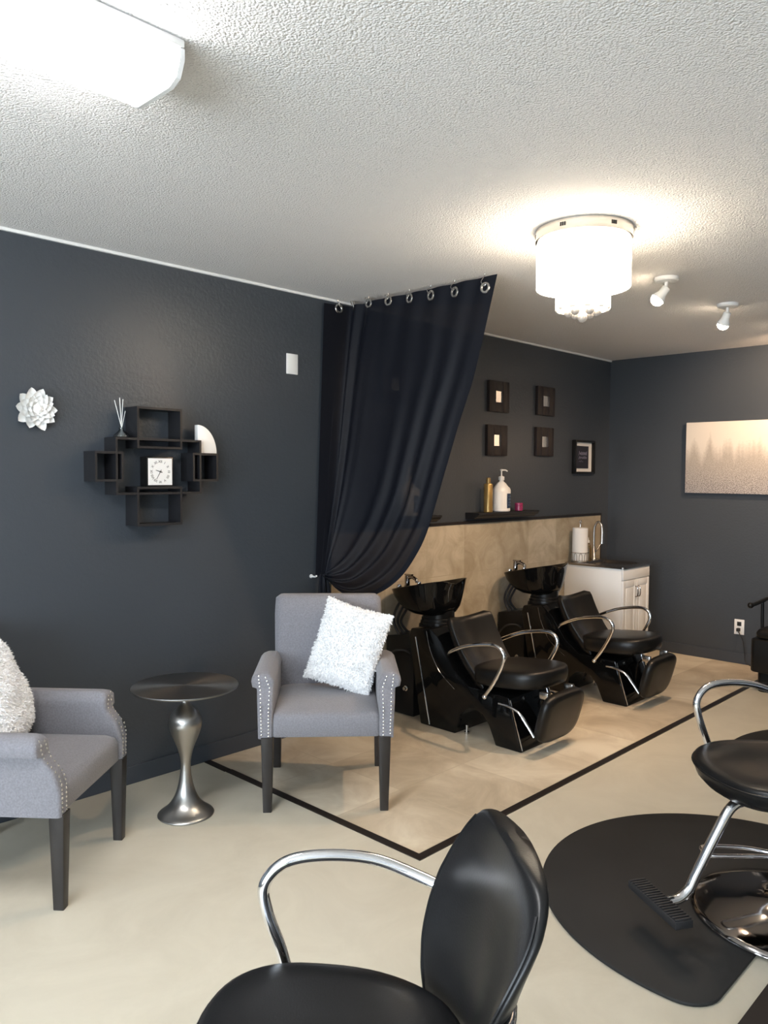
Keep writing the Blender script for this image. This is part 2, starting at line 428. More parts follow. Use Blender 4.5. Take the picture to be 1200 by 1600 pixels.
def spot(x, y, aim, label, power=1, beam=115):
    t = thing('ceiling_spotlight', label, 'spotlight', (x, y, H), 0, 'white ceiling spotlights')
    MB().lathe([(.058, -.0005), (.058, -.014), (.052, -.020), (.012, -.022)], 32).build('ceiling_plate', M['white_paint'], t)
    d = Vector(aim).normalized(); p0 = V(0, 0, -.02); p1 = V(.004, .004, -.055)
    MB().tube([p0, p1], .008, 10, 0).build('swivel_stem', M['white_paint'], t)
    q = V(0, 0, -1).rotation_difference(d).to_matrix().to_4x4()
    m = Matrix.Translation(p1) @ q
    MB().lathe([(.010, .012), (.021, .006), (.023, -.03), (.030, -.045), (.036, -.060), (.034, -.062), (.020, -.05)], 28, mtx=m).build('lamp_head', M['white_paint'], t)
    MB().sphere((0, 0, 0), .032, sc=(1, 1, .85)).xf(m @ Matrix.Translation((0, 0, -.066))).build('bulb', M['bulb'], t)
    ld = bpy.data.lights.new('spot_beam', 'SPOT'); ld.energy = SPOT_W * power; ld.color = (1, .68, .43); ld.spot_size = math.radians(beam); ld.spot_blend = .7; ld.shadow_soft_size = .025
    lo = bpy.data.objects.new('spot_beam', ld); col.objects.link(lo); lo.parent = t
    lo.matrix_parent_inverse = Matrix.Identity(4)
    lo.location = p1 + d * .115; lo.rotation_mode = 'QUATERNION'; lo.rotation_quaternion = V(0, 0, -1).rotation_difference(d)
SPOT_W = 63
spot(3.804, 1.747, (-.35, .50, -.79), 'white ceiling spotlight with lit bulb nearer the crystal ceiling light')
spot(4.61, 1.752, (.24, .42, -.88), 'white ceiling spotlight with lit bulb nearer the dark back wall')
# third lamp of the row, out of the picture to the right, aimed at the canvas
spot(5.35, 1.55, (.80, .28, -.53), 'white ceiling spotlight out of view that lights the canvas', 1.25, 112)

# ------------------------------------------------------------------ wall things, left wall
def flower():
    t = thing('flower_wall_decoration', 'white ceramic flower with layered petals hanging on the dark wall', 'wall decoration', (1.356, D1, 1.70))
    # flower plane is xz; front is -y
    for L, (n, r0, r1, w, dy, off) in enumerate([(10, .025, .091, .024, .010, 0), (10, .02, .074, .023, .020, .31), (9, .012, .054, .020, .029, .1), (7, .006, .034, .015, .036, .4)]):
        for k in range(n):
            a = 2 * PI * k / n + off + rnd.uniform(-.08, .08); rr = r1 * rnd.uniform(.92, 1.04)
            ca, sa = math.cos(a), math.sin(a)
            def fn(u, v, top):
                s = lerp(r0, rr, v); hw = w * math.sin(PI * min(1, .18 + v * .82)) ** .75 if v < 1 else 0
                q = (u * 2 - 1) * hw
                lift = dy + .018 * v * v - .010 * (1 - (u * 2 - 1) ** 2) * math.sin(PI * v) + (.0035 if top else 0)
                return V(s * ca - q * sa, -lift, s * sa + q * ca)
            b = MB(); b.grid(lambda u, v: fn(u, v, True), 7, 9); b.grid(lambda u, v: fn(u, v, False), 7, 9)
            b.build('petal', M['ceramic'], t, smooth=60)
    MB().lathe([(.03, 0), (.03, .012), (.015, .05), (.006, .058)], 16, mtx=Matrix.Rotation(PI / 2, 4, 'X')).build('flower_centre', M['ceramic'], t)
flower()

tag(MB().box(2.69, 2.768, D1 - .007, D1, 1.973, 2.082).build('blank_wall_plate', M['white_plastic'], bevel=.003), 'blank white plastic cover plate on the wall left of the curtain', 'wall plate')

def wall_shelf():
    t = thing('cube_wall_shelf', 'black wall shelf of five interlocking rectangular frames holding the clock', 'shelf', (1.88, D1, 1.2))
    y0, y1, w = -.105, -.0005, .010
    def frame(x0, x1, z0, z1, dy=0):
        b = MB(); a0 = y0 + dy
        b.box(x0 - 1.88, x0 + w - 1.88, a0, y1, z0 - 1.2, z1 - 1.2); b.box(x1 - w - 1.88, x1 - 1.88, a0, y1, z0 - 1.2, z1 - 1.2)
        b.box(x0 + w - 1.88, x1 - w - 1.88, a0, y1, z0 - 1.2, z0 + w - 1.2); b.box(x0 + w - 1.88, x1 - w - 1.88, a0, y1, z1 - w - 1.2, z1 - 1.2)
        return b.build('shelf_frame', M['shelf_black'], t, smooth=0)
    frame(1.661, 2.094, 1.341, 1.594)
    frame(1.763, 1.990, 1.548, 1.734, -.0016); frame(1.760, 1.988, 1.199, 1.376, -.0016)
    frame(1.566, 1.697, 1.400, 1.531, -.0016); frame(2.047, 2.187, 1.400, 1.534, -.0016)
wall_shelf()

def clock():
    cx, cz, s = 1.890, 1.376, .068
    t = thing('desk_clock', 'square black desk clock with white roman numeral face in the wall shelf', 'clock', (cx, D1 - .05, cz))
    MB().box(-s, s, -.03, .03, 0, 2 * s).build('case', M['satin_black'], t, bevel=.003)
    f = MB().box(-s + .007, s - .007, -.0312, -.0295, .007, 2 * s - .007).build('face', M['white_plastic'], t, smooth=0)
    cz2 = s
    for i, tx in enumerate(['XII', 'I', 'II', 'III', 'IIII', 'V', 'VI', 'VII', 'VIII', 'IX', 'X', 'XI']):
        a = PI / 2 - 2 * PI * i / 12
        cu = bpy.data.curves.new('numeral', 'FONT'); cu.body = tx; cu.size = .017; cu.align_x = 'CENTER'; cu.align_y = 'CENTER'; cu.extrude = .0002
        cu.materials.append(M['ink'])
        tmp = bpy.data.objects.new('numeral', cu)
        me = bpy.data.meshes.new_from_object(tmp); bpy.data.objects.remove(tmp)
        o = bpy.data.objects.new('numeral', me); col.objects.link(o); o.parent = t
        rx = .046 * (1.0 if abs(math.cos(a)) < .8 else .96)
        o.location = (rx * math.cos(a), -.0316, cz2 + .046 * math.sin(a)); o.rotation_euler = Matrix.Rotation(PI / 2, 3, 'X').to_euler()
        o.rotation_euler = (Matrix.Rotation(-(a - PI / 2), 3, 'Y') @ Matrix.Rotation(PI / 2, 3, 'X')).to_euler()
    for hname, h, ln, w in (('hour_hand', 9 + 35 / 60, .024, .0022), ('minute_hand', 7, .040, .0015)):
        a = PI / 2 - 2 * PI * h / 12
        d = V(math.cos(a), 0, math.sin(a)); q = V(-d.z, 0, d.x)
        b = MB(); p0 = V(0, -.0322, cz2) - d * .010; p1 = V(0, -.0322, cz2) + d * ln
        vs = [p0 - q * w, p0 + q * w, p1 + q * w * .5, p1 - q * w * .5]
        b.add(vs + [v + V(0, -.0006, 0) for v in vs], [(0, 1, 2, 3), (7, 6, 5, 4), (0, 4, 5, 1), (1, 5, 6, 2), (2, 6, 7, 3), (3, 7, 4, 0)])
        b.build(hname, M['ink'], t, smooth=0)
    MB().lathe([(.003, 0), (.003, .0035)], 12, mtx=Matrix.Translation((0, -.0318, cz2)) @ Matrix.Rotation(PI / 2, 4, 'X')).build('hand_pin', M['ink'], t)
clock()

def reed_diffuser():
    t = thing('reed_diffuser', 'small clear reed diffuser with pale sticks on left end of wall shelf', 'diffuser', (1.718, D1 - .05, 1.594))
    MB().lathe([(.034, .0005), (.036, .004), (.034, .012), (.014, .030), (.010, .038), (.012, .044), (.009, .044), (.008, .036), (.012, .03), (.031, .012), (.032, .005)], 24).build('bottle', M['clear_glass'], t)
    for i, (dx, dy, h) in enumerate([(-.034, -.01, .15), (-.026, .012, .165), (-.012, -.008, .172), (-.002, .01, .178), (.006, -.004, .17), (.022, .006, .12)]):
        MB().tube([V(-dx * .35, -dy * .3, .008), V(dx, dy, h)], .0014, 6, 0).build('reed', M['ceramic'], t)
reed_diffuser()

def quarter_disc():
    R = .135; th = .03
    poly = [(0, 0)] + [(R * .78 * math.cos(a), R * math.sin(a)) for a in [PI / 2 * k / 16 for k in range(17)]]
    o = MB().prism(poly, 1, -th / 2, th / 2).build('quarter_disc_ornament', M['ceramic'], bevel=.002, loc=(2.098, D1 - .055, 1.534))
    tag(o, 'white quarter-disc ornament standing on right end of wall shelf', 'ornament')
quarter_disc()

# ------------------------------------------------------------------ curtain
CX = 3.135
edge = [(CX, 2.283, 2.402), (CX, 2.375, 2.067), (CX, 2.431, 1.886), (CX - .005, 2.502, 1.70), (CX - .012, 2.59, 1.444), (CX - .02, 2.695, 1.143),
        (CX - .03, 2.783, .986), (CX - .045, 2.874, .875), (CX - .08, 2.98, .795), (CX - .13, 3.09, .755), (CX - .19, 3.18, .79), (CX - .235, 3.25, .865)]
def arclen(P, n):
    L = [0]
    for a, b in zip(P, P[1:]): L.append(L[-1] + (b - a).length)
    out = []; j = 0
    for i in range(n):
        s = L[-1] * i / (n - 1)
        while j < len(L) - 2 and L[j + 1] < s: j += 1
        out.append(P[j].lerp(P[j + 1], (s - L[j]) / max(1e-9, L[j + 1] - L[j])))
    return out
NT, NS = 110, 190
RE = arclen(smooth_path(edge, 10), NT)
LE = [V(lerp(2.945, 2.885, i / (NT - 1)), 3.318, lerp(2.385, .875, (i / (NT - 1)))) for i in range(NT)]
def curtain_pt(s, ti):
    t = ti / (NT - 1)
    L, R = LE[ti], RE[ti]
    g = s if t < 1 else s
    # corner: top runs a little along the wall before it turns out into the room
    k = .13
    C = V(lerp(CX - .015, L.x + .06, t ** 1.5), 3.305, lerp(2.39, L.z, t))
    Cr = V(L.x, L.y, L.z).lerp(R, .0)
    if g < k: p = L.lerp(C, g / k)
    else:
        a = (g - k) / (1 - k); p = C.lerp(R, a)
        # free cloth hangs, it does not run straight between wall and hem edge
        p.z += (lerp(2.388, L.z, t) - p.z) * 0
    comp = min(1, max(0, t * 1.05))
    # vertical folds near the wall, a flat middle, long folds along the swept free edge
    left = math.exp(-((s - .12) / .13) ** 2) * math.sin(2 * PI * (s * 11 + .1)) * .020 * (1 - .3 * t)
    mid = math.exp(-((s - .34) / .07) ** 2) * .016 * (1 - t)
    right = 0
    for sc, wd, am in ((.60, .045, .5), (.72, .040, .8), (.83, .035, 1.0), (.93, .030, .9)):
        right += am * (math.exp(-((s - sc - .02 * math.sin(3 * t)) / wd) ** 2))
    right *= .055 * max(0, (t - .12) / .88) ** .8 * (1 - .35 * t ** 4)
    top = .006 * math.sin(2 * PI * s * 7.5) * (1 - t) ** 3
    off = left + mid + right + top
    off *= min(1, s * 9) * min(1, (1 - s) * 9 + .1)
    # fold direction: mostly across the cloth (towards -x), tilting upward in the swag
    d = V(-1, .10, .5 * min(1, t * 1.05) ** 3)
    p = p + d * off
    p.y = min(p.y, D1 - .008)
    p.x = min(p.x, 3.30)
    return p
def curtain():
    t = thing('curtain', 'sheer black curtain on ceiling hooks, swept back to the wall behind the grey armchair', 'curtain', (CX, 3.0, H))
    o0 = V(CX, 3.0, H)
    nh = 8
    MB().grid(lambda u, v: curtain_pt(u, nh - 1 + round(v * (NT - nh))) - o0, NS, NT - nh + 1).build('cloth', M['curtain'], t, smooth=180)
    MB().grid(lambda u, v: curtain_pt(u, round(v * (nh - 1))) - o0, NS, nh).build('top_hem', M['curtain_hem'], t, smooth=180)
    # side hem: folded double edge
    MB().grid(lambda u, v: curtain_pt(.972 + .028 * u, round(v * (NT - 1))) - o0 + V(-.002, 0, 0), 5, NT).build('side_hem', M['curtain_hem'], t, smooth=180)
    # gathered tail hanging below the holdback
    def tail(u, v):
        a = 2 * PI * u; r = lerp(.022, .06, v ** .7) * (1 + .28 * math.sin(5 * a + v * 2) + .12 * math.sin(9 * a))
        return V(2.905 + .015 * v + r * math.cos(a) * .8, 3.272 - .01 * v + min(r * math.sin(a) * .75, .05), lerp(.885, .52, v)) - o0
    MB().grid(tail, 60, 24, closed_u=True).build('tail', M['curtain_hem'], t, smooth=180)
    ss = [.07, .17, .285, .405, .53, .655, .79, .955]
    names = ['hook at the wall end of the curtain', 'second hook from the wall, in the curtain corner', 'third curtain hook from the wall', 'fourth curtain hook from the wall',
             'fifth curtain hook from the wall', 'sixth curtain hook from the wall', 'seventh curtain hook from the wall, last but one', 'hook at the free outer end of the curtain']
    for s, nm in zip(ss, names):
        p = curtain_pt(s, 3); q = curtain_pt(min(1, s + .012), 3)
        tg = (q - p); tg.z = 0; tg.normalize(); nrm = V(tg.y, -tg.x, 0)
        if nrm.x > 0: nrm = -nrm
        m = Matrix(((tg.x, nrm.x, 0, 0), (tg.y, nrm.y, 0, 0), (0, 0, 1, 0), (0, 0, 0, 1)))
        c = p + nrm * .004 - o0
        ring = [V(.0205 * math.cos(2 * PI * k / 28), 0, .0205 * math.sin(2 * PI * k / 28)) for k in range(28)]
        b = MB()
        rings = []
        for k in range(28):
            a = 2 * PI * k / 28
            rings.append([V((.0215 + .0065 * math.cos(e)) * math.cos(a), .004 * math.sin(e), (.0215 + .0065 * math.cos(e)) * math.sin(a)) for e in [2 * PI * j / 8 for j in range(8)]])
        rings.append(rings[0]); b.loft(rings, cap=False)
        b.xf(Matrix.Translation(c) @ m).build('grommet', M['nickel'], t)
        disc = MB().lathe([(.014, -.001), (.014, .001)], 24, mtx=Matrix.Rotation(PI / 2, 4, 'X')).xf(Matrix.Translation(p - nrm * .003 - o0 + nrm * .003) @ m)
        top = V(p.x, p.y, H)
        hk = tag(MB().tube([top + tg * -.004, top + V(0, 0, -.012) - tg * .006, p + nrm * .018 + V(0, 0, .030) - tg * .012, p + nrm * .016 + V(0, 0, .012) - tg * .006, p + nrm * .014 + V(0, 0, .006) + tg * .004, p + nrm * .013 + V(0, 0, .014) + tg * .010], .0020, 8, 6).build('curtain_hook', M['nickel']), 'bent wire ' + nm, 'curtain hook', 'wire hooks holding the curtain')
curtain()
hb = MB().tube([V(2.868, D1 - .0005, .868), V(2.868, D1 - .035, .868), V(2.864, D1 - .05, .874)], .005, 10, 4).lathe([(.011, 0), (.011, .004)], 24, mtx=Matrix.Translation((2.868, D1, .868)) @ Matrix.Rotation(PI / 2, 4, 'X'))
tag(hb.build('curtain_holdback', M['white_plastic']), 'small white holdback hook on the wall gathering the black curtain', 'curtain holdback')

# ------------------------------------------------------------------ armchairs
def pillow_mesh(hx, hz, th, seed):
    def fn(side):
        def g(u, v):
            a, b = u * 2 - 1, v * 2 - 1
            k = max(0, (1 - abs(a) ** 2.6)) ** .55 * max(0, (1 - abs(b) ** 2.6)) ** .55
            pin = 1 - .07 * (1 - abs(a) ** 2) * abs(b) ** 4
            pin2 = 1 - .07 * (1 - abs(b) ** 2) * abs(a) ** 4
            nz = noise.noise(V(a * 2.3 + seed, b * 2.3, side)) * .012 + noise.noise(V(a * 9 + seed, b * 9, side)) * .005
            return V(a * hx * pin2, side * (th * k + nz * k ** .5), b * hz * pin)
        return g
    m = MB(); m.grid(fn(1), 33, 33); m.grid(fn(-1), 33, 33); return m
def make_pillow(name, label, hx, hz, th, mtx, seed, strands):
    t = thing(name, label, 'pillow')
    t.matrix_world = mtx
    b = pillow_mesh(hx, hz, th, seed); b.build('cushion', M['pillow'], t, smooth=180)
    f = MB(); r = random.Random(seed); nv = 33 * 33
    for _ in range(strands):
        q = b.f[r.randrange(len(b.f))]; P = [Vector(b.v[i]) for i in q]
        n = (P[2] - P[0]).cross(P[3] - P[1])
        if n.length < 1e-9: continue
        n.normalize()
        c = P[0].lerp(P[1], r.random()).lerp(P[3].lerp(P[2], r.random()), r.random())
        if n.y * c.y < 0: n = -n
        d = (n + V(r.uniform(-.9, .9), r.uniform(-.9, .9), r.uniform(-1.1, .7))).normalized()
        sd = d.cross(V(r.uniform(-1, 1), r.uniform(-1, 1), r.uniform(-1, 1))).normalized() * .0022
        L = r.uniform(.006, .013); e = V(r.uniform(-.004, .004), r.uniform(-.004, .004), -.002)
        f.add([c - sd, c + sd, c + d * L * .6 + sd * .8, c + d * L + e, c + d * L * .6 - sd * .8], [(0, 1, 2, 3, 4)])
    fo = f.build('plush_pile', M['fur'], t, smooth=0); fo['kind'] = 'stuff'
    return t

def make_armchair(label):
    t = thing('armchair', label, 'armchair', group='grey upholstered armchairs')
    F = M['fabric']
    for sx in (-1, 1):
        for fr in (1, 0):
            rings = []
            for k in range(2):
                z = .325 * (1 - k); h = lerp(.026, .018, k)
                cx = sx * .249; cy = -.255 if fr else lerp(.225, .262, k)
                rings.append(rrect(cx - h, cx + h, cy - h, cy + h, .004, z, 2))
            MB().loft(rings).build('leg', M['dark_wood'], t, smooth=30)
    # seat
    rings = []
    for z, i, r in ((.321, .004, .02), (.325, 0, .02), (.395, 0, .025), (.412, .004, .03), (.422, .014, .04), (.426, .03, .05)):
        rings.append(rrect(-.232 + i, .232 - i, -.268 + i * 1.2, .235, r, z))
    # crown the seat
    rings.append(rrect(-.15, .15, -.18, .16, .05, .434))
    MB().loft(rings).build('seat', F, t, smooth=60)
    # back: lofted upward, reclined
    rings = []
    for k in range(13):
        q = k / 12; z = lerp(.30, .848, q)
        yc = lerp(.232, .292, q ** 1.2); hw = lerp(.252, .262, q); th = .052
        if k == 12: i = .030
        elif k == 11: i = .006
        elif k == 0: i = .01
        else: i = 0
        rings.append(rrect(-hw + i, hw - i, yc - th + i * .8, yc + th - i * .8, .04, z))
    rings[11] = rrect(-.256, .256, .288 - .05, .288 + .05, .04, .832)
    rings[12] = rrect(-.235, .235, .290 - .03, .290 + .03, .025, .848)
    MB().loft(rings).build('backrest', F, t, smooth=60)
    # arms with rolled top and scooped front panel
    yf = [(.31, -.276), (.42, -.276), (.455, -.268), (.485, -.242), (.51, -.222), (.54, -.214), (.56, -.216), (.58, -.205)]
    for sx in (-1, 1):
        rings = []
        tab = [(.318, .288), (.40, .290), (.47, .294), (.505, .297), (.518, .299), (.524, .318), (.545, .323), (.562, .320), (.575, .308), (.583, .290)]
        for z, xo in tab:
            xi = .226 if z < .53 else lerp(.222, .245, max(0, (z - .55) / .033))
            top = z > .57
            a, b = sorted((sx * xi, sx * xo))
            y0 = interp(yf, z) + (.012 if z > .58 else 0)
            rings.append(rrect(a, b, y0, .225, .014, z, 4))
        ar = MB().loft(rings).build('arm', F, t, smooth=50)
        nb = MB()
        for row in (0, 1):
            for k in range(17):
                z = lerp(.33, .565, k / 16) + row * .006
                xo = interp(tab, z)
                x = sx * (xo - .016 if row else .243) if z < .52 else sx * lerp((.285 if row else .243), (.29 if row else .262), (z - .52) / .05)
                nb.sphere((x, interp(yf, z) - .0005, z), .0046, 8, 6, (1, .7, 1))
        nb.build('nailhead_trim', M['nail'], ar)
    return t
ac1 = make_armchair('grey armchair holding a square white pillow, beside the drawn black curtain')
ac1.location = (2.39, 2.665, 0); ac1.rotation_euler = (0, 0, math.radians(-42.8))
ac2 = copy_tree(ac1); ac2['label'] = 'grey armchair cut off by the left edge of the photo, in profile'
f2 = V(.656, -.755, 0); c2 = V(1.2795, 2.696, 0) - f2 * .2545
ac2.location = c2; ac2.rotation_euler = (0, 0, math.radians(41))

# pillows: built upright in the xz plane, then leaned and turned inside each chair's frame
m1 = Matrix.Translation(ac1.location) @ Matrix.Rotation(math.radians(-42.8), 4, 'Z') @ Matrix.Translation((.095, .085, .632)) @ Matrix.Rotation(math.radians(-20), 4, 'Z') @ Matrix.Rotation(math.radians(-16), 4, 'X') @ Matrix.Rotation(math.radians(13), 4, 'Y')
make_pillow('square_pillow', 'square white plush pillow tilted on the armchair by the curtain', .17, .20, .06, m1, 3, 9000)
m2 = Matrix.Translation(c2) @ Matrix.Rotation(math.radians(41), 4, 'Z') @ Matrix.Translation((.02, .10, .63)) @ Matrix.Rotation(math.radians(12), 4, 'Z') @ Matrix.Rotation(math.radians(-20), 4, 'X') @ Matrix.Rotation(math.radians(-6), 4, 'Y')
make_pillow('square_pillow', 'white plush pillow in the armchair at the left edge', .19, .20, .075, m2, 11, 7000)

# ------------------------------------------------------------------ side table
def side_table():
    t = thing('side_table', 'round brushed steel pedestal side table between the two grey armchairs', 'side table', (1.775, 2.87, 0))
    MB().lathe([(.214, .541), (.219, .5425), (.2205, .546), (.2195, .550), (.214, .5505)], 80).build('table_top', M['table_top'], t)
    prof = [(.114, .0005), (.117, .004), (.110, .012), (.088, .028), (.064, .052), (.045, .085), (.032, .125), (.024, .17), (.0205, .21), (.024, .245), (.034, .285), (.052, .33), (.064, .365), (.068, .39), (.063, .418), (.045, .447), (.026, .468), (.017, .485), (.0165, .50), (.021, .525), (.028, .540)]
    P = smooth_path([(r, 0, z) for r, z in prof], 4)
    MB().lathe([(p.x, p.z) for p in P], 64).build('pedestal', M['steel'], t, smooth=60)
side_table()

# ------------------------------------------------------------------ shampoo units
def make_wash_unit(label):
    OX, OY = 3.575, 2.70
    t = thing('shampoo_station', label, 'shampoo station', (OX, OY, 0), 0, 'black shampoo stations')
    Y = lambda y: y - OY
    # base shell: side profile extruded, arch cut under
    prof = [(2.97, 0), (3.065, .50), (3.05, .545), (2.90, .565), (2.82, .50), (2.72, .36), (2.62, .285), (2.36, .275), (2.275, 0), (2.44, 0), (2.485, .10), (2.53, .150), (2.58, .165), (2.63, .16), (2.685, .11), (2.70, .06), (2.715, 0)]
    MB().prism([(Y(a), b) for a, b in prof], 0, -.19, .19).build('base', M['gloss_black'], t, bevel=.008, smooth=35)
    # chrome trim lines
    def strip(p, q, w=.0035):
        return MB().tube([p, q], w, 6, 0).build('chrome_trim', M['chrome'], t)
    for s in (-1, 1):
        strip(V(s * .191, Y(3.012), .50), V(s * .191, Y(2.90), .012))
        strip(V(s * .184, Y(2.352), .262), V(s * .184, Y(2.272), .012), .003)
        MB().tube([V(s * .191, Y(2.93), .545), V(s * .191, Y(2.90), .44), V(s * .191, Y(2.83), .33), V(s * .191, Y(2.72), .25)], .0025, 6, 4).build('seam', M['black_chrome'], t)
    for s in (-1, 1):
        for y in (2.69, 2.9): MB().lathe([(.014, 0), (.014, .012), (.008, .013), (.008, .05)], 12, (s * .14, Y(y) - .02 * (y < 2.8), 0)).build('levelling_foot', M['nickel'], t)
    # neck
    MB().lathe([(.118, .52), (.116, .552), (.108, .556), (.108, .572), (.101, .576), (.101, .592), (.095, .596), (.095, .64)], 36, (0, Y(3.0), 0)).build('neck', M['satin_black'], t)
    # basin
    yc, tilt = 3.075, -.22
    def ring(hx, hy, z, sh, flare=0):
        out = []
        for p in sell(hx, hy, 56, 2.5, (0, 0), 0):
            y = yc + sh + p.y; zz = z + tilt * (p.y) * min(1, max(0, (z - .60) / .15)) * 1.0
            a = p.y / hy
            if a < -.55 and flare:               # neck rest notch at the front lip
                zz -= flare * math.exp(-(p.x / .075) ** 2) * min(1, (-a - .55) / .3)
            out.append(V(p.x, Y(y), zz))
        return out
    rings = [ring(.10, .09, .612, -.05), ring(.135, .12, .622, -.04), ring(.165, .150, .650, -.025), ring(.188, .172, .69, -.012), ring(.203, .19, .735, -.004, .01), ring(.213, .202, .775, 0, .022), ring(.216, .206, .786, 0, .028),
             ring(.210, .20, .789, 0, .028), ring(.200, .19, .776, 0, .022), ring(.186, .175, .735, 0), ring(.165, .155, .69, -.012), ring(.12, .11, .655, -.03), ring(.03, .03, .645, -.04)]
    bs = MB().loft(rings).build('basin', M['gloss_black'], t, smooth=50)
    # faucet and valve on the back rim
    fz = .765
    fc = MB()
    fc.lathe([(.020, 0), (.020, .006), (.016, .008), (.016, .062), (.012, .068)], 20, (-.02, Y(3.235), fz - .012))
    fc.tube([V(-.02, Y(3.235), fz + .035), V(-.02, Y(3.20), fz + .048), V(-.02, Y(3.165), fz + .038), V(-.02, Y(3.155), fz + .020)], .011, 10, 5)
    fc.box(-.030, -.010, Y(3.195), Y(3.25), fz + .056, fz + .066)
    fc.build('faucet', M['black_chrome'], t, smooth=40)
    for xk in (-.105, .075):
        MB().lathe([(.016, 0), (.017, .006), (.013, .02), (.006, .024)], 18, (xk, Y(3.225), fz - .01)).build('tap', M['chrome'], t)
    # plumbing box and hoses
    MB().prism([(Y(3.075), .002), (Y(3.075), .50), (Y(3.30), .46), (Y(3.30), .002)], 0, -.135, .10).build('plumbing_box', M['satin_black'], t, bevel=.006)
    for k, (xa, zt) in enumerate(((-.10, .64), (-.05, .63), (.0, .62))):
        MB().tube([V(xa, Y(3.20), zt + .06), V(xa - .015, Y(3.25), .60), V(xa - .01 - .02 * k, Y(3.255), .53), V(xa, Y(3.21), .45)], .008, 8, 6).build('hose', M['matte_black'], t)
    MB().tube([V(-.135, Y(3.10), .38), V(-.17, Y(3.13), .40), V(-.185, Y(3.20), .38), V(-.175, Y(3.27), .30), V(-.15, Y(3.29), .2)], .006, 8, 6).build('hose', M['matte_black'], t)
    MB().lathe([(.016, 0), (.016, .02), (.010, .022), (.010, .035)], 16, mtx=Matrix.Translation((-.135, Y(3.12), .17)) @ Matrix.Rotation(-PI / 2, 4, 'Y')).build('valve', M['nickel'], t)
    # seat: cushion outline in plan, slightly falling to the back
    rings = []
    for z, sc in ((.318, .90), (.322, .955), (.345, .995), (.375, 1.0), (.395, .985), (.405, .955), (.411, .88), (.415, .70), (.416, .40)):
        rings.append([V(p.x, Y(2.415) + p.y, z + (-.16 * (p.y) + 0 if True else 0) * .5) for p in sell(.215 * sc, .235 * (1 - (1 - sc) * .9), 48, 3.0)])
    MB().loft(rings).build('seat', M['leather_soft'], t, smooth=60)
    # backrest: cross sections swept up the reclined back, sides wrapping forward
    rings = []
    N = 18
    for k in range(N + 1):
        q = k / N
        hw = .195 * (.90 + .10 * math.sin(PI * min(1, q * 1.15) * .5)) * (1 if q < .9 else math.sqrt(max(.0, 1 - ((q - .9) / .105) ** 2)) * .25 + .75)
        base = V(0, lerp(2.615, 2.83, q) + .03 * math.sin(PI * q), lerp(.275, .625, q))
        ht = .048 * (1 if 0 < k < N else .5) * (1 - .25 * q)
        ring_ = []
        for p in sell(hw, ht, 48, 2.8):
            u = p.x / .195
            wrap = -.105 * u * u * (1 - .35 * q)
            dip = (.030 * u * u - .012) * q ** 3
            nrm = V(0, .86, -.50)
            ring_.append(V(p.x, Y(base.y) + wrap * .9, base.z + dip + wrap * -.12) + nrm * p.y)
        rings.append(ring_)
    MB().loft(rings).build('backrest', M['leather_soft'], t, smooth=70)
    # arms
    for s in (-1, 1):
        x = s * .245
        arm = MB().tube([V(s * .195, Y(2.765), .435), V(x, Y(2.70), .475), V(x + s * .01, Y(2.58), .525), V(x + s * .012, Y(2.44), .553), V(x + s * .012, Y(2.375), .545), V(x + s * .010, Y(2.345), .505), V(x + s * .005, Y(2.365), .44), V(x, Y(2.42), .345), V(x - s * .008, Y(2.475), .272)], .0105, 12, 7)
        ao = arm.build('armrest', M['chrome'], t, smooth=60)
        MB().sphere((x - s * .008, Y(2.478), .266), .014).build('end_cap', M['chrome'], ao)
    # leg rest panel and its two chrome links
    rings = []
    fr0, fr1 = V(0, Y(2.135), .318), V(0, Y(2.205), .055)
    up = (fr0 - fr1).normalized(); fn = V(0, -up.z, up.y)
    hL = (fr0 - fr1).length
    for dpt, sc in ((-.022, .93), (-.018, .98), (0, 1.0), (.016, .985), (.026, .93), (.031, .75), (.033, .3)):
        r_ = []
        for p in sell(.192, hL / 2, 52, 4.2):
            v = p.y / (hL / 2); w = 1 - .10 * max(0, -v) ** 2
            r_.append((fr0 + fr1) / 2 + V(p.x * sc * w, 0, 0) + up * (p.y * (1 - (1 - sc) * .9)) + fn * dpt)
        rings.append(r_)
    MB().loft(rings).build('leg_rest', M['leather_soft'], t, smooth=60)
    for s in (-1, 1):
        MB().tube([V(s * .195, Y(2.415), .235), V(s * .20, Y(2.36), .235), V(s * .20, Y(2.29), .215), V(s * .20, Y(2.235), .16), V(s * .195, Y(2.195), .105)], .009, 10, 6, flat=.8).build('leg_rest_link', M['chrome'], t)
        MB().box(s * .12 - .012, s * .12 + .012, Y(2.16), Y(2.21), .29, .325).build('hinge', M['nickel'], t, bevel=.003)
    return t
wu1 = make_wash_unit('black shampoo chair with basin, the nearer one beside the grey armchair')
wu2 = copy_tree(wu1); wu2['label'] = 'black shampoo chair with basin, the farther one beside the white cabinet'
wu2.location.x += 1.15

